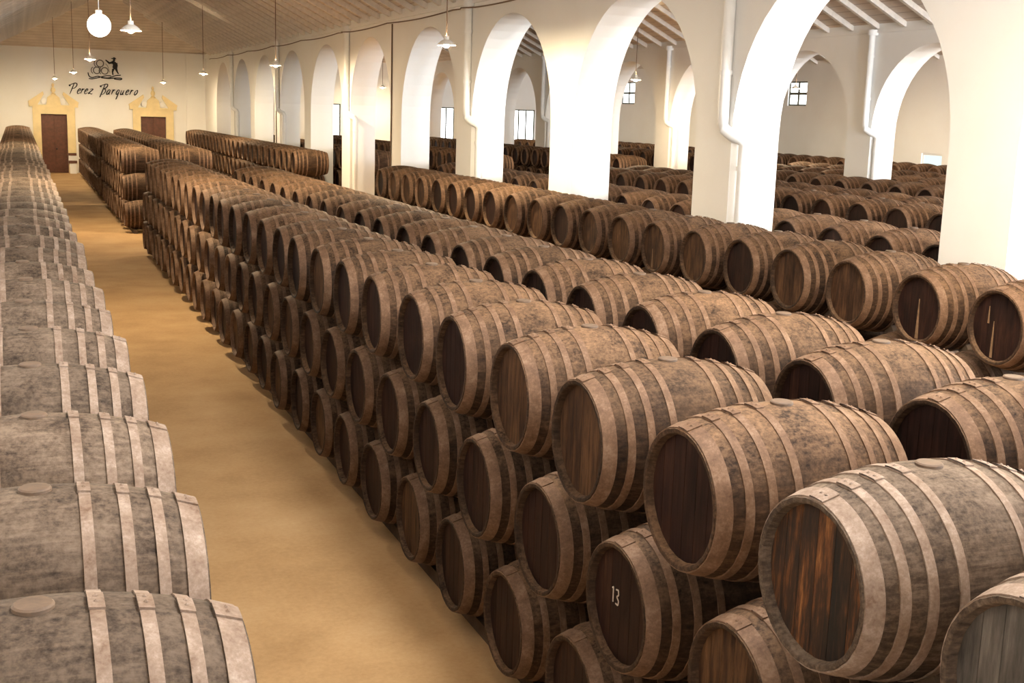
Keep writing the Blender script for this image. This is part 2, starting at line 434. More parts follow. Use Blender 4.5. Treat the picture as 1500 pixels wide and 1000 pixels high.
# ------------------------------------------------------------------ doors with ochre broken pediments
for k, (a, c) in enumerate(DOORS, 1):
    m = (a + c) / 2; y = Y_END
    d = MB(); d.box((a, y + 0.18, 0), (c, y + 0.22, 3.05)); door = struct('door_%d' % k, d, [M_DOOR])
    for s in (-1, 1):
        l = MB(); x0, x1 = (a + 0.01, m - 0.01) if s < 0 else (m + 0.01, c - 0.01)
        l.box((x0, y + 0.10, 0.02), (x1, y + 0.18, 3.04)); lf = put('door_leaf', l.mesh('door_leaf', [M_DOOR]), door)
        for z0, z1 in ((0.25, 0.95), (1.1, 1.95), (2.1, 2.85)):
            p = MB(); p.box((x0 + 0.1, y + 0.075, z0), (x1 - 0.1, y + 0.10, z1)); put('door_panel', p.mesh('door_panel', [M_DOOR]), lf)
    h = MB(); h.revolve([(0, 0.001), (0, 0.04), (0.05, 0.045), (0.07, 0.001)], 10, 'z'); me = h.mesh('door_knob', [M_IRON], True)
    kn = put('door_knob', me, door, (m + 0.09, y + 0.10, 1.25)); kn.rotation_euler = (PI / 2, 0, 0)
    # surround
    root = MB()
    for x0, x1 in ((a - 0.40, a), (c, c + 0.40)): root.box((x0, y - 0.10, 0), (x1, y, 3.05))
    sur = struct('trim_%d' % (3 + k), root, [M_OCHRE])
    def part(nm, bb, smooth=False): return put(nm, bb.mesh(nm, [M_OCHRE], smooth), sur)
    e = MB(); e.box((a - 0.40, y - 0.12, 3.05), (c + 0.40, y, 3.42)); part('lintel', e)
    e = MB(); e.box((a - 0.56, y - 0.20, 3.42), (c + 0.56, y, 3.52)); part('cornice', e)
    for s in (-1, 1):
        X = lambda t: m + s * t
        W = (c - a) / 2 + 0.56
        e = MB(); poly = [(X(W), 3.52), (X(W + 0.04), 3.68), (X(0.50), 4.20), (X(0.46), 4.06), (X(W - 0.42), 3.52)]
        e.prism(poly if s < 0 else poly[::-1], y - 0.18, y); part('raking_cornice', e)
        e = MB(); e.revolve([(-0.12, 0.001), (-0.12, 0.13), (-0.10, 0.16), (0.0, 0.16)], 20, 'z'); v = put('scroll', e.mesh('scroll', [M_WALL], True), sur, (X(0.46), y, 3.70)); v.rotation_euler = (-PI / 2, 0, 0)
    e = MB(); e.prism([(m - 0.36, 3.52), (m + 0.36, 3.52), (m + 0.30, 3.9), (m + 0.16, 4.02), (m - 0.16, 4.02), (m - 0.30, 3.9)], y - 0.16, y); part('pedestal', e)
    e = MB(); e.revolve([(4.02, 0.12), (4.08, 0.13), (4.14, 0.06), (4.26, 0.12), (4.36, 0.10), (4.44, 0.04), (4.52, 0.07), (4.58, 0.06), (4.66, 0.001)], 14, 'z'); f = part('finial', e, True); f.location = (m, y - 0.09, 0)

# low white bench with brown top beside the first door
t = tag(put('bench', None, None, (2.62, 68.55, 0)), 'small white bench with a dark brown top beside the far door', 'bench')
b = MB(); b.box((-0.17, -0.25, 0), (0.17, 0.3, 0.55)); put('base', b.mesh('base', [M_WALL]), t)
b = MB(); b.box((-0.2, -0.3, 0.55), (0.2, 0.33, 0.66)); put('top', b.mesh('top', [M_DOOR]), t)
b = MB(); b.box((-0.2, 0.2, 0.66), (0.2, 0.33, 0.92)); put('backrest', b.mesh('backrest', [M_WALL]), t)
b = MB(); b.box((-0.2, 0.18, 0.92), (0.2, 0.34, 1.05)); put('rail', b.mesh('rail', [M_DOOR]), t)

# ------------------------------------------------------------------ black lettering and emblem on the end wall
def wx(u): return 1.14 + (u - 60) * 0.03425
def wz(u, v): return 3.03 + (167 - v) * 0.0339 + (u - 60) * 0.0005
def ribbon(bb, pts, wid, y0, y1, closed=False):
    """flat stroke of given width following a path in (x,z)"""
    P = [Vector((p[0], p[1])) for p in pts]; n = len(P); L_, R_ = [], []
    for i in range(n):
        a, c = P[max(i - 1, 0)], P[min(i + 1, n - 1)]
        if closed: a, c = P[(i - 1) % n], P[(i + 1) % n]
        d = (c - a); d = d.normalized() if d.length > 1e-6 else Vector((1, 0))
        q = Vector((-d.y, d.x)); ww = wid[i] if isinstance(wid, list) else wid
        L_.append(P[i] + q * ww / 2); R_.append(P[i] - q * ww / 2)
    rng = range(n) if closed else range(n - 1)
    for i in rng:
        j = (i + 1) % n
        bb.prism([(L_[i].x, L_[i].y), (L_[j].x, L_[j].y), (R_[j].x, R_[j].y), (R_[i].x, R_[i].y)], y0, y1)
def smooth_path(pts, sub=4):
    out = []
    n = len(pts)
    for i in range(n - 1):
        p0, p1, p2, p3 = pts[max(i - 1, 0)], pts[i], pts[i + 1], pts[min(i + 2, n - 1)]
        for s in range(sub):
            t = s / sub
            out.append(tuple(0.5 * (2 * p1[q] + (p2[q] - p0[q]) * t + (2 * p0[q] - 5 * p1[q] + 4 * p2[q] - p3[q]) * t * t + (3 * p1[q] - p0[q] - 3 * p2[q] + p3[q]) * t ** 3) for q in (0, 1)))
    out.append(pts[-1]); return out
# strokes: units of x-height, y up, slant added afterwards
GL = {
 'P': [[(-0.95, 1.75), (-0.8, 1.95), (-0.3, 2.1), (0.2, 2.25), (0.75, 2.1), (0.85, 1.6), (0.5, 1.15), (0.1, 1.05)], [(0.0, 2.25), (0.0, 1.2), (0.0, -0.15)]],
 'B': [[(-0.95, 1.75), (-0.8, 1.95), (-0.3, 2.1), (0.2, 2.25), (0.7, 2.15), (0.75, 1.65), (0.3, 1.25), (0.05, 1.2), (0.6, 1.1), (0.85, 0.6), (0.5, 0.05), (0.0, 0.0)], [(0.0, 2.3), (0.0, 1.2), (0.0, -0.4), (-0.1, -0.6)]],
 'e': [[(0.05, 0.5), (0.45, 0.62), (0.5, 0.9), (0.25, 1.0), (0.02, 0.6), (0.12, 0.1), (0.4, 0.0), (0.7, 0.25)]],
 'r': [[(0.0, 0.85), (0.12, 1.0), (0.12, 0.5), (0.1, 0.0)], [(0.12, 0.55), (0.35, 0.95), (0.6, 0.9)]],
 'z': [[(0.0, 0.9), (0.3, 1.0), (0.65, 0.95), (0.3, 0.5), (-0.05, 0.05), (0.3, 0.1), (0.7, -0.05), (0.85, 0.1)]],
 'a': [[(0.55, 0.85), (0.25, 1.0), (0.0, 0.5), (0.1, 0.05), (0.35, 0.1), (0.55, 0.6), (0.58, 0.95)], [(0.57, 0.9), (0.56, 0.15), (0.75, 0.05)]],
 'q': [[(0.5, 0.85), (0.22, 1.0), (0.0, 0.55), (0.08, 0.1), (0.3, 0.1), (0.5, 0.6)], [(0.52, 0.98), (0.5, 0.0), (0.48, -0.85), (0.35, -0.9)]],
 'u': [[(0.0, 0.95), (0.02, 0.2), (0.2, 0.0), (0.42, 0.25), (0.52, 0.95)], [(0.52, 0.95), (0.54, 0.1), (0.75, 0.05)]],
 'o': [[(0.3, 1.0), (0.02, 0.6), (0.08, 0.08), (0.35, 0.02), (0.58, 0.45), (0.48, 0.92), (0.3, 1.0), (0.55, 0.95)]]}
t = tag(put('wall_lettering', None, None, (4.3, Y_END - 0.03, 4.2)), 'black script lettering fixed high on the white end wall between two doors', 'sign')
XH = 7.4
for ch, px, py in [('P', 103.0, 135), ('e', 112.5, 135), ('r', 117.5, 135), ('e', 123, 135), ('z', 129.5, 135), ('B', 148, 135.5), ('a', 155.5, 135.5), ('r', 162.5, 135.5), ('q', 169.5, 135.5), ('u', 176, 135.5), ('e', 183.5, 135.5), ('r', 189.5, 135.5), ('o', 196.5, 135.5)]:
    bb = MB()
    for st in GL[ch]:
        sp = smooth_path(st, 5)
        cap = ch in 'PB'
        pts = []
        for (x, y) in sp:
            u = px + (x * (5.6 if cap else 6.6) + 0.45 * y * XH * 0.9); v = py - y * (XH * 0.95 if cap else XH)
            pts.append((wx(u) - 4.3, wz(u, v) - 4.2))
        n = len(pts)
        ribbon(bb, pts, [0.022 + 0.03 * math.sin(PI * i / (n - 1)) for i in range(n)], -0.03, 0.03)
    if ch in 'PB':
        u = px - 0.95 * 5.6 + 0.45 * 1.75 * XH * 0.9; v = py - 1.75 * XH * 0.95
        bb.prism([(wx(u) - 4.3 + 0.05 * math.cos(a_ * PI / 5), wz(u, v) - 4.2 + 0.05 * math.sin(a_ * PI / 5)) for a_ in range(10)], -0.03, 0.03)
    put('letter', bb.mesh('letter', [M_IRON]), t)

t = tag(put('wall_emblem', None, None, (4.4, Y_END - 0.03, 5.5)), 'black and grey emblem of a man beside three stacked barrels above the lettering', 'emblem')
def ez(p): # from ten-times pixel offsets of the emblem
    u, v = 80 + p[0] / 10, 60 + p[1] / 10
    return (wx(u) - 4.4, wz(u, v) - 5.5)
for cx, cy, rr in ((680, 285, 52), (630, 390, 50), (745, 395, 50)):
    bb = MB()
    ribbon(bb, [ez((cx + rr * math.cos(2 * PI * i / 20), cy + rr * math.sin(2 * PI * i / 20))) for i in range(20)], 0.05, -0.025, 0.03, True)
    ribbon(bb, [ez((cx - 0.85 * rr + 0.8 * rr * math.cos(PI * (0.6 + 0.8 * i / 8)), cy + rr * math.sin(PI * (0.6 + 0.8 * i / 8)))) for i in range(9)], 0.04, -0.025, 0.03)
    put('barrel_outline', bb.mesh('barrel_outline', [M_GREYIRON]), t)
bb = MB()
for st, wd in (([(500, 425), (515, 480), (560, 500), (640, 480), (700, 495), (800, 500), (900, 465), (980, 455)], 0.05), ([(510, 515), (560, 520), (650, 500), (760, 470), (840, 470)], 0.05), ([(690, 500), (800, 510), (900, 500), (990, 505), (970, 525), (880, 515)], 0.055)):
    ribbon(bb, smooth_path([ez(p) for p in st]), wd, -0.025, 0.03)
put('ground_scroll', bb.mesh('ground_scroll', [M_IRON]), t)
man = MB()
for poly in ([(845, 250), (880, 235), (915, 262), (930, 330), (935, 350), (880, 365), (860, 340), (870, 300)],      # coat
             [(878, 205), (900, 208), (905, 235), (888, 246), (872, 232)],                                     # head
             [(842, 200), (870, 196), (882, 184), (905, 190), (922, 214), (905, 212), (880, 205), (858, 210)],      # hat
             [(855, 360), (895, 355), (870, 410), (872, 455), (856, 455), (848, 405)],                            # near leg
             [(885, 355), (928, 350), (940, 405), (955, 435), (940, 440), (920, 410), (900, 375)]):                # far leg
    man.prism([ez(p) for p in poly][::-1], -0.03, 0.03)
ribbon(man, [ez(p) for p in ((870, 262), (815, 275), (762, 228))], [0.12, 0.10, 0.05], -0.03, 0.03)
ribbon(man, [ez(p) for p in ((925, 270), (930, 320), (905, 350))], [0.06, 0.06, 0.04], -0.03, 0.03)
put('man_outline', man.mesh('man_outline', [M_IRON]), t)
bb = MB(); ribbon(bb, [ez(p) for p in ((760, 285), (790, 320), (820, 420))], 0.02, -0.025, 0.03); put('rod', bb.mesh('rod', [M_GREYIRON]), t)

# ------------------------------------------------------------------ downpipes, cables
ORD = ['', 'first', 'second', 'third', 'fourth', 'fifth', 'sixth', 'seventh', 'eighth', 'ninth', 'tenth', 'eleventh', 'twelfth', 'thirteenth', 'fourteenth', 'fifteenth', 'sixteenth', 'seventeenth', 'eighteenth', 'nineteenth', 'twentieth']
TENS = {20: 'twenty', 30: 'thirty', 40: 'forty', 50: 'fifty', 60: 'sixty'}
def ordinal(n):
    if n <= 20: return ORD[n]
    q, r = n // 10 * 10, n % 10
    return (TENS[q] + '-' + ORD[r]) if r else TENS[q][:-1] + 'ieth'
def downpipe(x, y, label, group):
    t = tag(put('downpipe', None, None, (x + 0.13, y - 0.11, 0)), label, 'pipe', group)
    b = MB(); r = 0.085
    path = [(-0.22, 0.27, EAVE - 0.26), (-0.22, 0.27, 3.95), (-0.22, 0.27, 3.78), (-0.2, 0.24, 3.70), (-0.12, 0.12, 3.60), (-0.03, 0.03, 3.56), (0, 0, 3.48), (0, 0, 3.3), (0, 0, 0.0)]
    b.tube(path, r, 14); put('pipe', b.mesh('pipe', [M_PIPE], True), t)
    for p in ((-0.22, 0.27, 5.6), (-0.22, 0.27, 4.5), (0, 0, 3.15)):
        b = MB(); b.revolve([(-0.03, r), (-0.03, r + 0.015), (0.03, r + 0.015), (0.03, r)], 14, 'z', closed=True); put('collar', b.mesh('collar', [M_PIPE], True), t, p)
    b = MB(); b.revolve([(0, 0.086), (0, 0.14), (0.14, 0.15), (0.14, 0.13), (0.02, 0.086)], 14, 'z'); put('rain_head', b.mesh('rain_head', [M_PIPE], True), t, (-0.2, 0.27, EAVE - 0.3))
for k in range(5):
    downpipe(X_A, 15.26 + 11 * k, 'white downpipe on the arcade facing the aisle, %s from the door wall' % ordinal(5 - k), 'downpipes on the arcade')
for y in (27.04, 38.04, 49.04):
    downpipe(X_B, y, 'white downpipe on the inner arcade, %s from the door wall' % ordinal(int((71 - y) // 11)), 'downpipes on the inner arcade')
def cable(name, pts, r, label, cat='cable'):
    b = MB(); b.tube(pts, r, 6); return tag(put(name, b.mesh(name, [M_CABLE], True)), label, cat)
pts = []
for i in range(58 * 2):
    y = 9 + i * 0.5; pts.append((X_A - (0.24 if abs((y - 15.42 + 5.5) % 11 - 5.5) < 0.4 else 0.085), y, EAVE - 0.31 - 0.05 * abs(math.sin(PI * y / 5.5))))
cable('electric_cable', pts, 0.016, 'thin brown cable running along the arcade wall under the eaves')
for y, w in ((32.72, 'second'), (48.95, 'fifth')):
    cable('conduit', [(X_A - 0.02, y, EAVE - 0.34), (X_A - 0.02, y, 0.0)], 0.02, 'thin dark conduit dropping down an arcade pier near the %s' % ('cross passage' if y < 40 else 'middle of the far stack'))

# ------------------------------------------------------------------ pendant lamps
def lamp_parts():
    s = MB(); s.revolve([(0.0, 0.17), (0.03, 0.15), (0.075, 0.10), (0.10, 0.05), (0.16, 0.045), (0.16, 0.03), (0.09, 0.035), (0.065, 0.09), (0.022, 0.14), (-0.004, 0.163)], 28, 'z', closed=True)
    bl = MB(); n = 12
    bl.revolve([(-0.055 * math.cos(PI * i / n), max(0.0005, 0.055 * math.sin(PI * i / n))) for i in range(n + 1)], 18, 'z')
    return s.mesh('lamp_shade', [M_SHADE], True), bl.mesh('bulb', [M_BULB], True)
SH, BU = lamp_parts()
BU_DIM = BU.copy(); BU_DIM.materials[0] = M_BULB_DIM
def ceil_z(x):
    for a, c in ((X_L, X_A), (X_A2, X_B), (X_B2, X_R)):
        if a <= x <= c: return EAVE + RISE * min(x - a, c - x)
def pendant(x, y, z, label, dim=False):
    t = tag(put('pendant_lamp', None, None, (x, y, z)), label, 'lamp', 'pendant lamps')
    put('lamp_shade', SH, t, (0, 0, 0.0)); put('bulb', BU_DIM if dim else BU, t, (0, 0, 0.012))
    b = MB(); zc = ceil_z(x); 
    if Y_END - y < 5.3: zc = min(zc, EAVE + RISE * (Y_END - y))
    b.tube([(0, 0, 0.15), (0, 0, zc - z)], 0.012, 6); put('cord', b.mesh('cord', [M_CABLE]), t)
for i, (x, y) in enumerate(((1.83, 21.9), (2.04, 38.5), (2.37, 57.9), (1.75, 64.0))):
    pendant(x, y, 5.0 if i < 3 else 4.80, 'lit pendant lamp with shallow shade above the open aisle, %s from the door wall' % ordinal(4 - i), i > 1)
for i, (x, y) in enumerate(((7.2, 7.0), (7.22, 21.3), (7.14, 36.7), (6.97, 50.7), (6.83, 64.0))):
    pendant(x, y, 5.0 if i < 4 else 4.8, 'lit pendant lamp with shallow shade hanging near the arcade, %s from the door wall' % ordinal(5 - i), i in (0, 4))
for i, (x, y) in enumerate(((18.4, 12.0), (18.4, 35.4), (18.6, 65.6))):
    pendant(x, y, 5.0, 'lit pendant lamp with shallow shade in the middle nave, %s from the far windows' % ordinal(3 - i))
for i, (x, y) in enumerate(((25.8, 20.0), (25.8, 37.3), (26.2, 55.0))):
    pendant(x, y, 5.0, 'lit pendant lamp with shallow shade in the outer nave, %s from the far windows' % ordinal(3 - i))
t = tag(put('globe_lamp', None, None, (1.26, 20.84, 5.0)), 'round white opal globe lamp hanging below the ceiling over the aisle', 'lamp')
b = MB(); n = 20
b.revolve([(-0.18 * math.cos(PI * i / n), max(0.0005, 0.18 * math.sin(PI * i / n))) for i in range(n + 1)], 32, 'z'); put('globe', b.mesh('globe', [M_GLOBE], True), t)
b = MB(); b.revolve([(0.165, 0.001), (0.165, 0.05), (0.23, 0.05), (0.24, 0.02), (0.25, 0.001)], 14, 'z'); put('cap', b.mesh('cap', [M_SHADE], True), t)
b = MB(); b.tube([(0, 0, 0.24), (0, 0, ceil_z(1.26) - 5.0)], 0.006, 6); put('cord', b.mesh('cord', [M_SHADE]), t)

# ------------------------------------------------------------------ barrels
BL, BR, BH = 1.11, 0.438, 0.339      # length, bilge radius, head radius
ZB, ZH = 0.522, 0.764                # bottom tier axis height, tier rise
def rad(x):
    u = 2 * x / BL
    return BH + (BR - BH) * (1 - abs(u) ** 2.1)
HOOPS = [(0.006, 0.078), (0.135, 0.175), (0.245, 0.285), (0.375, 0.415)]
def staves(seg, rings, groove):
    b = MB()
    xs = [-BL / 2 + BL * i / rings for i in range(rings + 1)]
    prof = [(-BL / 2 + 0.055, BH - 0.034), (-BL / 2 + 0.004, BH - 0.022), (-BL / 2, BH - 0.016)] + [(x, rad(x)) for x in xs] + [(BL / 2, BH - 0.016), (BL / 2 - 0.004, BH - 0.022), (BL / 2 - 0.055, BH - 0.034)]
    b.revolve(prof, seg, 'x', rf=(lambda j: 1.0 - (groove if j % 3 == 0 else 0)) if groove else None)
    return b
def hoop(e0, e1, side, seg, detail):
    """flat iron band between distances e0,e1 from the barrel end"""
    b = MB(); th = 0.006
    a0, a1 = sorted((side * (BL / 2 - e0), side * (BL / 2 - e1)))
    b.revolve([(a0, rad(a0) - 0.004), (a0, rad(a0) + th), (a1, rad(a1) + th), (a1, rad(a1) - 0.004)], seg, 'x', closed=True)
    if detail:   # riveted overlap on top of the band
        n = 5; t0 = PI / 2 - 0.10 - 0.03 * e0
        P = []
        for i in range(n):
            t = t0 + 0.24 * i / (n - 1)
            for a, lift in ((a0 - 0.002, 0.013), (a1 + 0.002, 0.013)):
                r = rad(a) + lift; P.append((a, r * math.cos(t), r * math.sin(t)))
        for i in range(n - 1): b.quad([P[2 * i], P[2 * i + 1], P[2 * i + 3], P[2 * i + 2]])
        for i in (0, n - 1):
            lo = [(p[0], p[1] * 0.975, p[2] * 0.975) for p in (P[2 * i], P[2 * i + 1])]
            b.quad([P[2 * i], P[2 * i + 1], lo[1], lo[0]])
        for t in (t0 + 0.07, t0 + 0.16):
            a = (a0 + a1) / 2; r = rad(a) + 0.014; c = Vector((a, r * math.cos(t), r * math.sin(t))); nrm = Vector((0, math.cos(t), math.sin(t))); tg = Vector((0, -math.sin(t), math.cos(t)))
            ring = [c + (Vector((1, 0, 0)) * math.cos(q * PI / 3) + tg * math.sin(q * PI / 3)) * 0.008 for q in range(6)]
            for q in range(6): b.quad([ring[q], ring[(q + 1) % 6], c + nrm * 0.006])
    return b
def head_disc(side, seg):
    b = MB(); x = side * (BL / 2 - 0.054); r = BH - 0.032
    b.quad([(x, r * math.cos(2 * PI * i / seg), r * math.sin(2 * PI * i / seg)) for i in range(seg)])
    return b
def head_boards(side):
    """boards of the barrel head: circle cut into upright strips, joints recessed"""
    R = BH - 0.031; cuts = [-R, -0.205, -0.098, 0.012, 0.118, 0.212, R]; out = []
    x0, x1 = side * (BL / 2 - 0.054), side * (BL / 2 - 0.042)
    for a, c in zip(cuts[:-1], cuts[1:]):
        a += 0.0015; c -= 0.0015; n = 6
        ys = [a + (c - a) * i / n for i in range(n + 1)]
        h = lambda y: math.sqrt(max(1e-6, R * R - y * y))
        poly = [(y, -h(y)) for y in ys] + [(y, h(y)) for y in reversed(ys)]
        b = MB(); k = len(poly)
        b.v = [(x0, y, z) for y, z in poly] + [(x1, y, z) for y, z in poly]
        b.f = [tuple(range(k, 2 * k))] + [(i, (i + 1) % k, k + (i + 1) % k, k + i) for i in range(k)]
        b.m = [0] * len(b.f); out.append(b)
    return out
def bung_mb():
    b = MB(); b.revolve([(BR - 0.01, 0.056), (BR + 0.007, 0.056), (BR + 0.012, 0.050), (BR + 0.013, 0.001)], 18, 'z'); return b
def chock_mb(s, x):
    """small wedge between an upper barrel and the one below it"""
    b = MB(); d = Vector((0, s * 0.54, -ZH)).normalized(); tg = Vector((0, -d.z, d.y)); r = rad(x); g = 0.935 - 2 * r
    P = []
    for xx in (x - 0.05, x + 0.05):
        for q in (-0.06, 0.06):
            for e in (r - 0.004, r + g + 0.004): P.append(Vector((xx, 0, 0)) + d * e + tg * q)
    n = 0
    b.v = [tuple(p) for p in P]; b.f = [(0, 1, 3, 2), (4, 6, 7, 5), (0, 4, 5, 1), (2, 3, 7, 6), (0, 2, 6, 4), (1, 5, 7, 3)]; b.m = [0] * 6
    return b
LIFT = BR
def shift(b): b.v = [(x, y, z + LIFT) for x, y, z in b.v]; return b    # origin at the base of the barrel

class Kit: pass
def kit(wood, hoopm, level):
    k = Kit(); seg = 72 if level == 'A' else 48
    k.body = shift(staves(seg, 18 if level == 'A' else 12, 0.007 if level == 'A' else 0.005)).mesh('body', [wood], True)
    k.hoops = [shift(hoop(e0, e1, s, 56 if level == 'A' else 36, level == 'A')).mesh('hoop', [hoopm], True) for s in (-1, 1) for e0, e1 in HOOPS]
    k.heads = {}
    for nm, mm in (('dark', M_HEAD), ('ochre', M_HEAD_OCHRE), ('patch', M_HEAD_PATCH), ('grey', M_HEAD_GREY)):
        k.heads[nm] = [shift(head_disc(s, 32)).mesh('head', [mm]) for s in (-1, 1)], ([shift(q).mesh('head_board', [mm]) for q in head_boards(-1)] if level == 'A' else [])
    k.bung = shift(bung_mb()).mesh('bung', [M_BUNG], True)
    k.chocks = [shift(chock_mb(s, x)).mesh('chock', [M_CHOCK]) for s in (-1, 1) for x in (-0.1, 0.1)]
    return k
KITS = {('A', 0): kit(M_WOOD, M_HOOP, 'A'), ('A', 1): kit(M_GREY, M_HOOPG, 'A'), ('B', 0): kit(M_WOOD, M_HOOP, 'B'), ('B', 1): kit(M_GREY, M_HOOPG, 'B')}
def simple_barrel(seg, wood, hoopm, headm, hoops=True):
    """one-mesh barrel for the distance"""
    b = MB(); st = [0.0]
    for e0, e1 in HOOPS: st += [e0, e1]
    half = sorted(set(st + [0.49]))
    xs = [-BL / 2 + e for e in half] + [BL / 2 - e for e in reversed(half)]
    mats = []
    prof = [(-BL / 2 + 0.05, 0.001), (-BL / 2 + 0.05, BH - 0.034), (-BL / 2, BH - 0.02)] + [(x, rad(x)) for x in xs] + [(BL / 2, BH - 0.02), (BL / 2 - 0.05, BH - 0.034), (BL / 2 - 0.05, 0.001)]
    def mi(a0, a1):
        e = min(BL / 2 + a0, BL / 2 - a1)
        e_ = min(BL / 2 + (a0 + a1) / 2, BL / 2 - (a0 + a1) / 2)
        return 1 if any(h0 < e_ < h1 for h0, h1 in HOOPS) else 0
    for i in range(len(prof) - 1):
        if i == 0 or i == len(prof) - 2: mats.append(2)
        elif i < 3 or i > len(prof) - 4: mats.append(1 if hoops else 0)
        else: mats.append(mi(prof[i][0], prof[i + 1][0]))
    b.revolve(prof, seg, 'x', mats=mats)
    return b
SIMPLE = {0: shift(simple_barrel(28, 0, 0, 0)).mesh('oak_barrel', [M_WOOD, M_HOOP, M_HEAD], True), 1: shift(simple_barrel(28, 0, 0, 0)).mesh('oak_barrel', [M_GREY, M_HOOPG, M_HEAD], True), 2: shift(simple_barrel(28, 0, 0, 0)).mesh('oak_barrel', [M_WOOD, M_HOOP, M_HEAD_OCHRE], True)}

RND = random.Random(3)
STUFF = []
COUNT = {}
def barrel(level, tone, head, x, y, z, label, group, chocks):
    """x,y,z = axis centre"""
    rz = RND.uniform(-0.018, 0.018); x += RND.uniform(-0.02, 0.02); y += RND.uniform(-0.012, 0.012)
    COUNT[level] = COUNT.get(level, 0) + 1
    loc = (x, y, z - LIFT)
    if level == 'C':
        o = put('oak_barrel', SIMPLE[2 if head == 'ochre' else tone], None, loc, rz)
        tag(o, label, 'barrel', group); return o
    k = KITS[(level, tone)]
    o = tag(put('oak_barrel', None, None, loc, rz), label, 'barrel', group)
    put('body', k.body, o)
    for h in k.hoops: put('hoop', h, o)
    hd, bd = k.heads[head]
    h0 = put('head', hd[0], o); put('head', hd[1], o)
    for q in bd: put('head_board', q, h0)
    put('bung', k.bung, o)
    if chocks and level == 'A':
        for q in k.chocks: put('chock', q, o)
    return o

# rows: id -> (x of the axis centre, tone, list of y per tier (bottom, middle, top), anchor count direction, words, group)
def seq(y0, n): return [y0 + 1.08 * i for i in range(n)]
ROWS = {}
def row(rid, xc, tone, tiers, words, group, far_first=True):
    top = tiers[2]
    if not tiers[1]: tiers[1] = [y + 0.54 for y in top[:-1]]
    if not tiers[0]: tiers[0] = list(top)
    ROWS[rid] = (xc, tone, tiers, words, group, far_first)
A0 = 2.683
row('aisle', 3.385, 0, [[A0 + 1.08 * i for i in range(0, 28)], [A0 + 1.08 * (i + 0.5) for i in range(-1, 27)], [A0 + 1.08 * i for i in range(-1, 27)]], 'brown oak barrel, {t} tier of the stack beside the aisle, {n} from the cross passage', 'barrels of the stack beside the aisle')
row('second', 5.015, 0, [seq(5.03 - 1.08 * 3, 25), seq(5.03 - 1.08 * 2.5, 24), seq(5.03 - 1.08 * 3, 25)], 'brown oak barrel lying behind the aisle stack, {t} tier, {n} from the cross passage', 'barrels of the row behind the aisle stack')
row('arcade', 8.73, 0, [seq(8.47 - 2.16, 22), seq(8.47 - 1.62, 21), seq(8.47 - 2.16, 22)], 'brown oak barrel in front of the white arcade, {t} tier, {n} from the cross passage', 'barrels in front of the arcade')
row('wall', 0.0, 1, [seq(3.315 - 1.08, 33), seq(3.315 - 0.54, 32), seq(3.315 - 1.08, 33)], 'grey oak barrel along the side wall without arches, {t} tier, {n} from the far gap', 'grey barrels along the side wall')
row('wall_far', 0.0, 1, [seq(39.4, 26), seq(39.94, 25), seq(39.4, 26)], 'grey oak barrel beside the far door, {t} tier, {n} from the gap in the row', 'grey barrels near the far door', False)
row('aisle_far', 3.385, 0, [seq(37.75, 10), seq(38.29, 10), seq(38.83, 9)], 'dark oak barrel beside the aisle beyond the passage, {t} tier, {n} from it', 'aisle barrels beyond the cross passage', False)
row('aisle_end', 3.385, 0, [seq(50.2, 16), seq(50.74, 15), seq(50.2, 16)], 'dark oak barrel of the aisle stack nearest the doors, {t} tier, {n} from the gap', 'aisle barrels nearest the doors', False)
row('second_far', 5.015, 0, [seq(37.9, 27), seq(38.44, 26), seq(38.98, 25)], 'dark oak barrel in second row beyond the passage, {t} tier, {n} from it', 'second row beyond the cross passage', False)
row('arcade_far', 8.73, 0, [seq(39.2, 26), seq(39.74, 25), seq(39.2, 26)], 'dark oak barrel before the arcade beyond the passage, {t} tier, {n} from it', 'arcade barrels beyond the cross passage', False)
row('nave', 11.105, 0, [[], seq(13.09 - 2.7, 20), seq(13.09 - 3.24, 21)], 'brown oak barrel just behind the white arcade, {t} tier, {n} from the cross passage', 'barrels just behind the arcade')
row('nave_far', 11.105, 0, [[], [], seq(39.3, 20)], 'brown oak barrel behind the arcade beyond the passage, {t} tier, {n} from it', 'barrels behind the arcade beyond the passage', False)
row('mid', 14.905, 0, [[], seq(16.35 - 2.7, 17), seq(16.35 - 3.24, 18)], 'brown oak barrel mid-way across the middle nave, {t} tier, {n} from the cross passage', 'barrels across the middle nave')
row('mid_b', 16.535, 0, [[], [], seq(16.0 - 3.24, 18)], 'brown oak barrel in the back row of the middle nave, {n} from the cross passage', 'back row across the middle nave')
row('mid_far', 14.905, 0, [[], [], seq(38.6, 22)], 'dark oak barrel across the middle nave beyond the passage, {n} from it', 'middle nave barrels beyond the passage', False)
row('inner', 20.3, 0, [[], [], seq(23.06 - 3.24, 12)], 'brown oak barrel in front of the inner arcade, {n} from the cross passage', 'barrels in front of the inner arcade')
row('inner_far', 20.3, 0, [[], [], seq(39.2, 22)], 'dark oak barrel in front of the inner arcade beyond the passage, {n} from the passage', 'inner arcade barrels beyond the passage', False)
row('outer', 22.9, 0, [[], [], seq(22.0, 12)], 'brown oak barrel just behind the inner arcade, {n} from the cross passage', 'barrels behind the inner arcade')
row('outer_mid', 25.5, 0, [[], [], seq(24.2, 12)], 'brown oak barrel mid-way across the outer nave, {n} from the cross passage', 'barrels across the outer nave')
row('outer_mid_far', 25.5, 0, [[], [], seq(39.5, 22)], 'dark oak barrel across the outer nave beyond the passage, {n} from it', 'outer nave barrels beyond the passage', False)
row('outer_wall', 30.9, 0, [[], [], seq(34.0, 29)], 'reddish oak barrel along the outer wall under the windows, {n} from the near end', 'barrels along the outer wall', False)
TIER = ['bottom', 'middle', 'top']
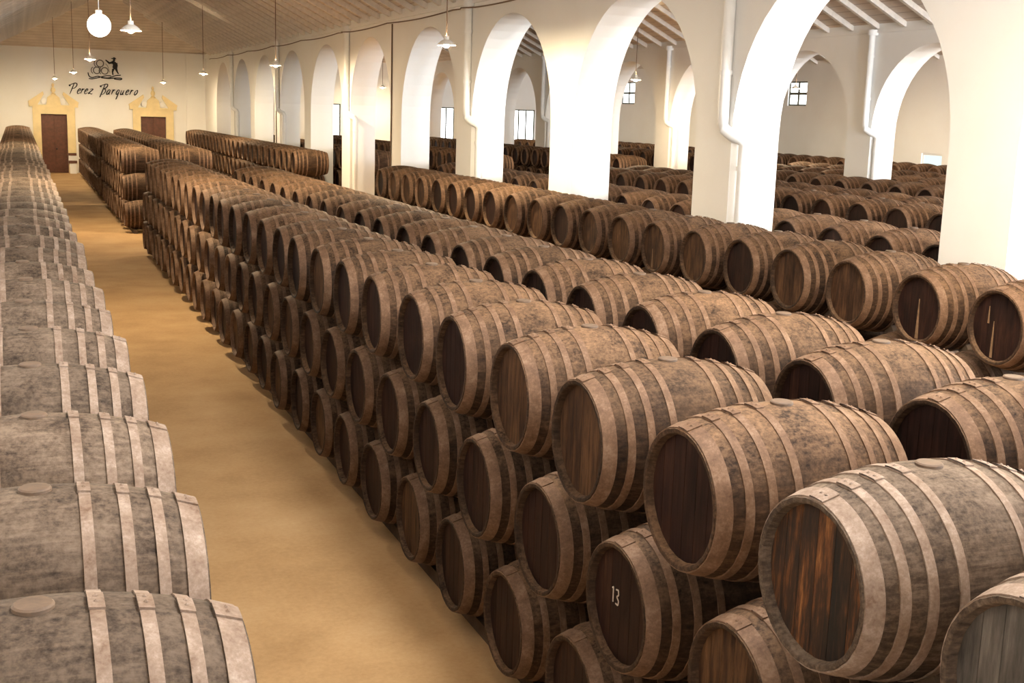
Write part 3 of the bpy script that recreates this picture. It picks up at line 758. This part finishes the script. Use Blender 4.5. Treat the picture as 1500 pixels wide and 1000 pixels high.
# which barrels the photograph shows, and how close they are (full parts, fewer parts, one mesh)
VISIBLE = {('aisle', 2): '1-27', ('wall', 2): '1-32', ('aisle', 1): '2-27', ('second', 2): '3-24', ('aisle', 0): '3-27', ('arcade', 2): '2-21',
  ('nave', 2): '2-6 8-17 19-20', ('mid', 2): '3-8 11-16', ('arcade_far', 2): '0-24', ('aisle_far', 2): '0-8', ('arcade', 1): '2-8', ('second_far', 2): '0-8',
  ('aisle_far', 1): '0-6', ('aisle_far', 0): '0-6', ('inner', 2): '3-9', ('inner_far', 2): '0-1 6-10 17-19', ('nave_far', 2): '0-1 4-5',
  ('mid_b', 2): '6-10 15-17', ('mid_far', 2): '0-0 3-5 11-12', ('outer', 2): '4-5 8-10', ('outer_wall', 2): '1-3 7-10 22-23',
  ('outer_mid_far', 2): '3-3 7-9', ('outer_mid', 2): '5-6 9-11', ('wall_far', 2): '0-2', ('aisle_end', 2): '0-7', ('aisle_end', 1): '0-1', ('aisle_end', 0): '0-1', ('arcade_far', 1): '0-0 10-15'}
FULL = {('aisle', 2): (10, 17), ('wall', 2): (6, 12), ('aisle', 1): (8, 14), ('second', 2): (8, 14), ('aisle', 0): (7, 13), ('arcade', 2): (8, 17), ('nave', 2): (-1, 5), ('mid', 2): (-1, 7), ('arcade_far', 2): (-1, 0), ('aisle_far', 2): (-1, 0), ('arcade', 1): (-1, 3)}
def SHOW(rid, ti, i, x, y, z):
    spans = VISIBLE.get((rid, ti), '').split()
    if not any(int(p.split('-')[0]) <= i <= int(p.split('-')[1]) for p in spans): return None
    a, c = FULL.get((rid, ti), (-1, -1))
    return 'A' if i <= a else 'B' if i <= c else 'C'
SPECIAL = {('aisle', 2, 2): ('patch', 'oak barrel with orange peeling patches on its head, top tier beside the aisle'),
           ('aisle', 2, 1): ('grey', 'oak barrel with greyish boards on its head, top tier beside the aisle'),
           ('aisle', 2, 4): ('ochre', 'oak barrel with a worn ochre head, top tier beside the aisle'),
           ('arcade', 2, 2): ('dark', 'oak barrel with two pale drips down its dark head, before the arcade'),
           ('arcade', 2, 3): ('dark', 'oak barrel with one long pale drip down its head, before the arcade'),
           ('arcade', 2, 8): ('ochre', 'oak barrel with a short pale drip on its ochre head, before the arcade'),
           ('aisle', 1, 3): ('dark', 'oak barrel with a small chalk number on its dark head, middle tier')}
for rid, (xc, tone, tiers, words, group, far_first) in ROWS.items():
    for ti, ys in enumerate(tiers):
        n = len(ys)
        for i, y in enumerate(ys):
            z = ZB + ZH * ti
            lv = SHOW(rid, ti, i, xc, y, z)
            if lv is None: STUFF.append((xc, y, z, tone)); continue
            k = (n - i) if far_first else (i + 1)
            label = words.format(t=TIER[ti], n=ordinal(k))
            head = 'dark'
            if (rid, ti, i) in SPECIAL: head, label = SPECIAL[(rid, ti, i)]
            elif rid in ('aisle', 'arcade', 'outer_wall') and random.random() < (0.5 if rid == 'arcade' else 0.12 if rid == 'aisle' else 1): head = 'ochre'
            o = barrel(lv, 1 if (rid, ti) == ('aisle', 2) and i in (1, 2) else tone, head, xc, y, z, label, group, ti > 0)
            if (rid, ti, i) == ('aisle', 1, 3):
                b = MB(); xf = -BL / 2 + 0.038
                for st in ([(0.0, 0.035), (0.012, 0.045), (0.012, -0.04)], [(0.042, 0.04), (0.068, 0.045), (0.073, 0.02), (0.053, 0.003), (0.075, -0.015), (0.068, -0.04), (0.04, -0.038)]):
                    for p, q in zip(st[:-1], st[1:]):
                        d = (Vector(q) - Vector(p)).normalized(); nn = Vector((-d.y, d.x)) * 0.004
                        pts = [(xf, -(u_[0] + s_ * nn.x) + 0.10, LIFT + 0.03 + u_[1] + s_ * nn.y) for u_, s_ in ((p, 1), (q, 1), (q, -1), (p, -1))]
                        b.quad(pts); b.quad([(a_ + 0.003, b_, c_) for a_, b_, c_ in pts][::-1])
                cm = put('chalk_number', b.mesh('chalk_number', [M_CHALK]), o); cm['label'] = 'small chalk number on the head'
def drip(o, y, z0, z1, w):
    b = MB(); xf = -BL / 2 + 0.040
    b.v = [(xf, y - w, z0), (xf, y + w, z0), (xf, y + w * 0.25, z1), (xf, y - w * 0.25, z1)]; b.v += [(x_ + 0.003, y_, z_) for x_, y_, z_ in b.v]
    b.f = [(0, 1, 2, 3), (7, 6, 5, 4), (0, 4, 5, 1), (1, 5, 6, 2), (2, 6, 7, 3), (3, 7, 4, 0)]; b.m = [0] * 6
    put('drip_stain', shift(b).mesh('drip_stain', [M_DRIP]), o)['label'] = 'pale drip stain'
for o in [q for q in COL.objects if 'pale drip' in q.get('label', '') and q.get('category')]:
    if 'two' in o['label']: drip(o, 0.05, -0.29, 0.05, 0.016); drip(o, 0.12, 0.02, 0.18, 0.012)
    elif 'long' in o['label']: drip(o, 0.0, -0.30, 0.10, 0.022)
    else: drip(o, 0.06, -0.29, -0.02, 0.014)
if STUFF:
    src = simple_barrel(18, 0, 0, 0); V, Fc, Mi = [], [], []
    for (x, y, z, tone) in STUFF:
        n = len(V); V += [(x + a, y + c, z + d) for a, c, d in src.v]
        Fc += [tuple(n + i for i in f) for f in src.f]; Mi += src.m
    me = bpy.data.meshes.new('stacked_barrels'); me.from_pydata(V, [], Fc)
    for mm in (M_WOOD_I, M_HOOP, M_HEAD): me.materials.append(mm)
    me.polygons.foreach_set('material_index', Mi); me.polygons.foreach_set('use_smooth', [True] * len(Fc))
    try: me.set_sharp_from_angle(angle=math.radians(38))
    except Exception: pass
    me.update()
    o = put('stacked_barrels', me); tag(o, 'many more oak barrels filling the deep parts of the stacks', 'barrel', kind='stuff')
# timber bearers under the bottom tiers
def bearers(rid, label):
    xc, tone, tiers, *_ = ROWS[rid]
    y0, y1 = min(tiers[0]) - 0.45, max(tiers[0]) + 0.45
    for s in (-1, 1):
        b = MB(); b.box((-0.06, 0, 0), (0.06, y1 - y0, ZB - rad(0.28))); 
        tag(put('timber_bearer', b.mesh('timber_bearer', [M_CHOCK]), None, (xc + s * 0.28, y0, 0)), 'dark timber bearer under the %s ends of %s' % ('aisle-side' if s < 0 else 'arcade-side', label), 'beam', 'timber bearers under the barrels')
for rid, wd in (('aisle', 'the aisle stack'), ('second', 'the row behind the aisle stack'), ('arcade', 'the row before the arcade'), ('wall', 'the grey barrels along the side wall'), ('wall_far', 'the grey barrels near the far door'), ('aisle_far', 'the aisle barrels beyond the passage'), ('aisle_end', 'the aisle barrels nearest the doors'), ('second_far', 'the second row beyond the passage'), ('arcade_far', 'the arcade barrels beyond the passage')):
    bearers(rid, wd)
print('barrels', COUNT, 'stuff', len(STUFF))
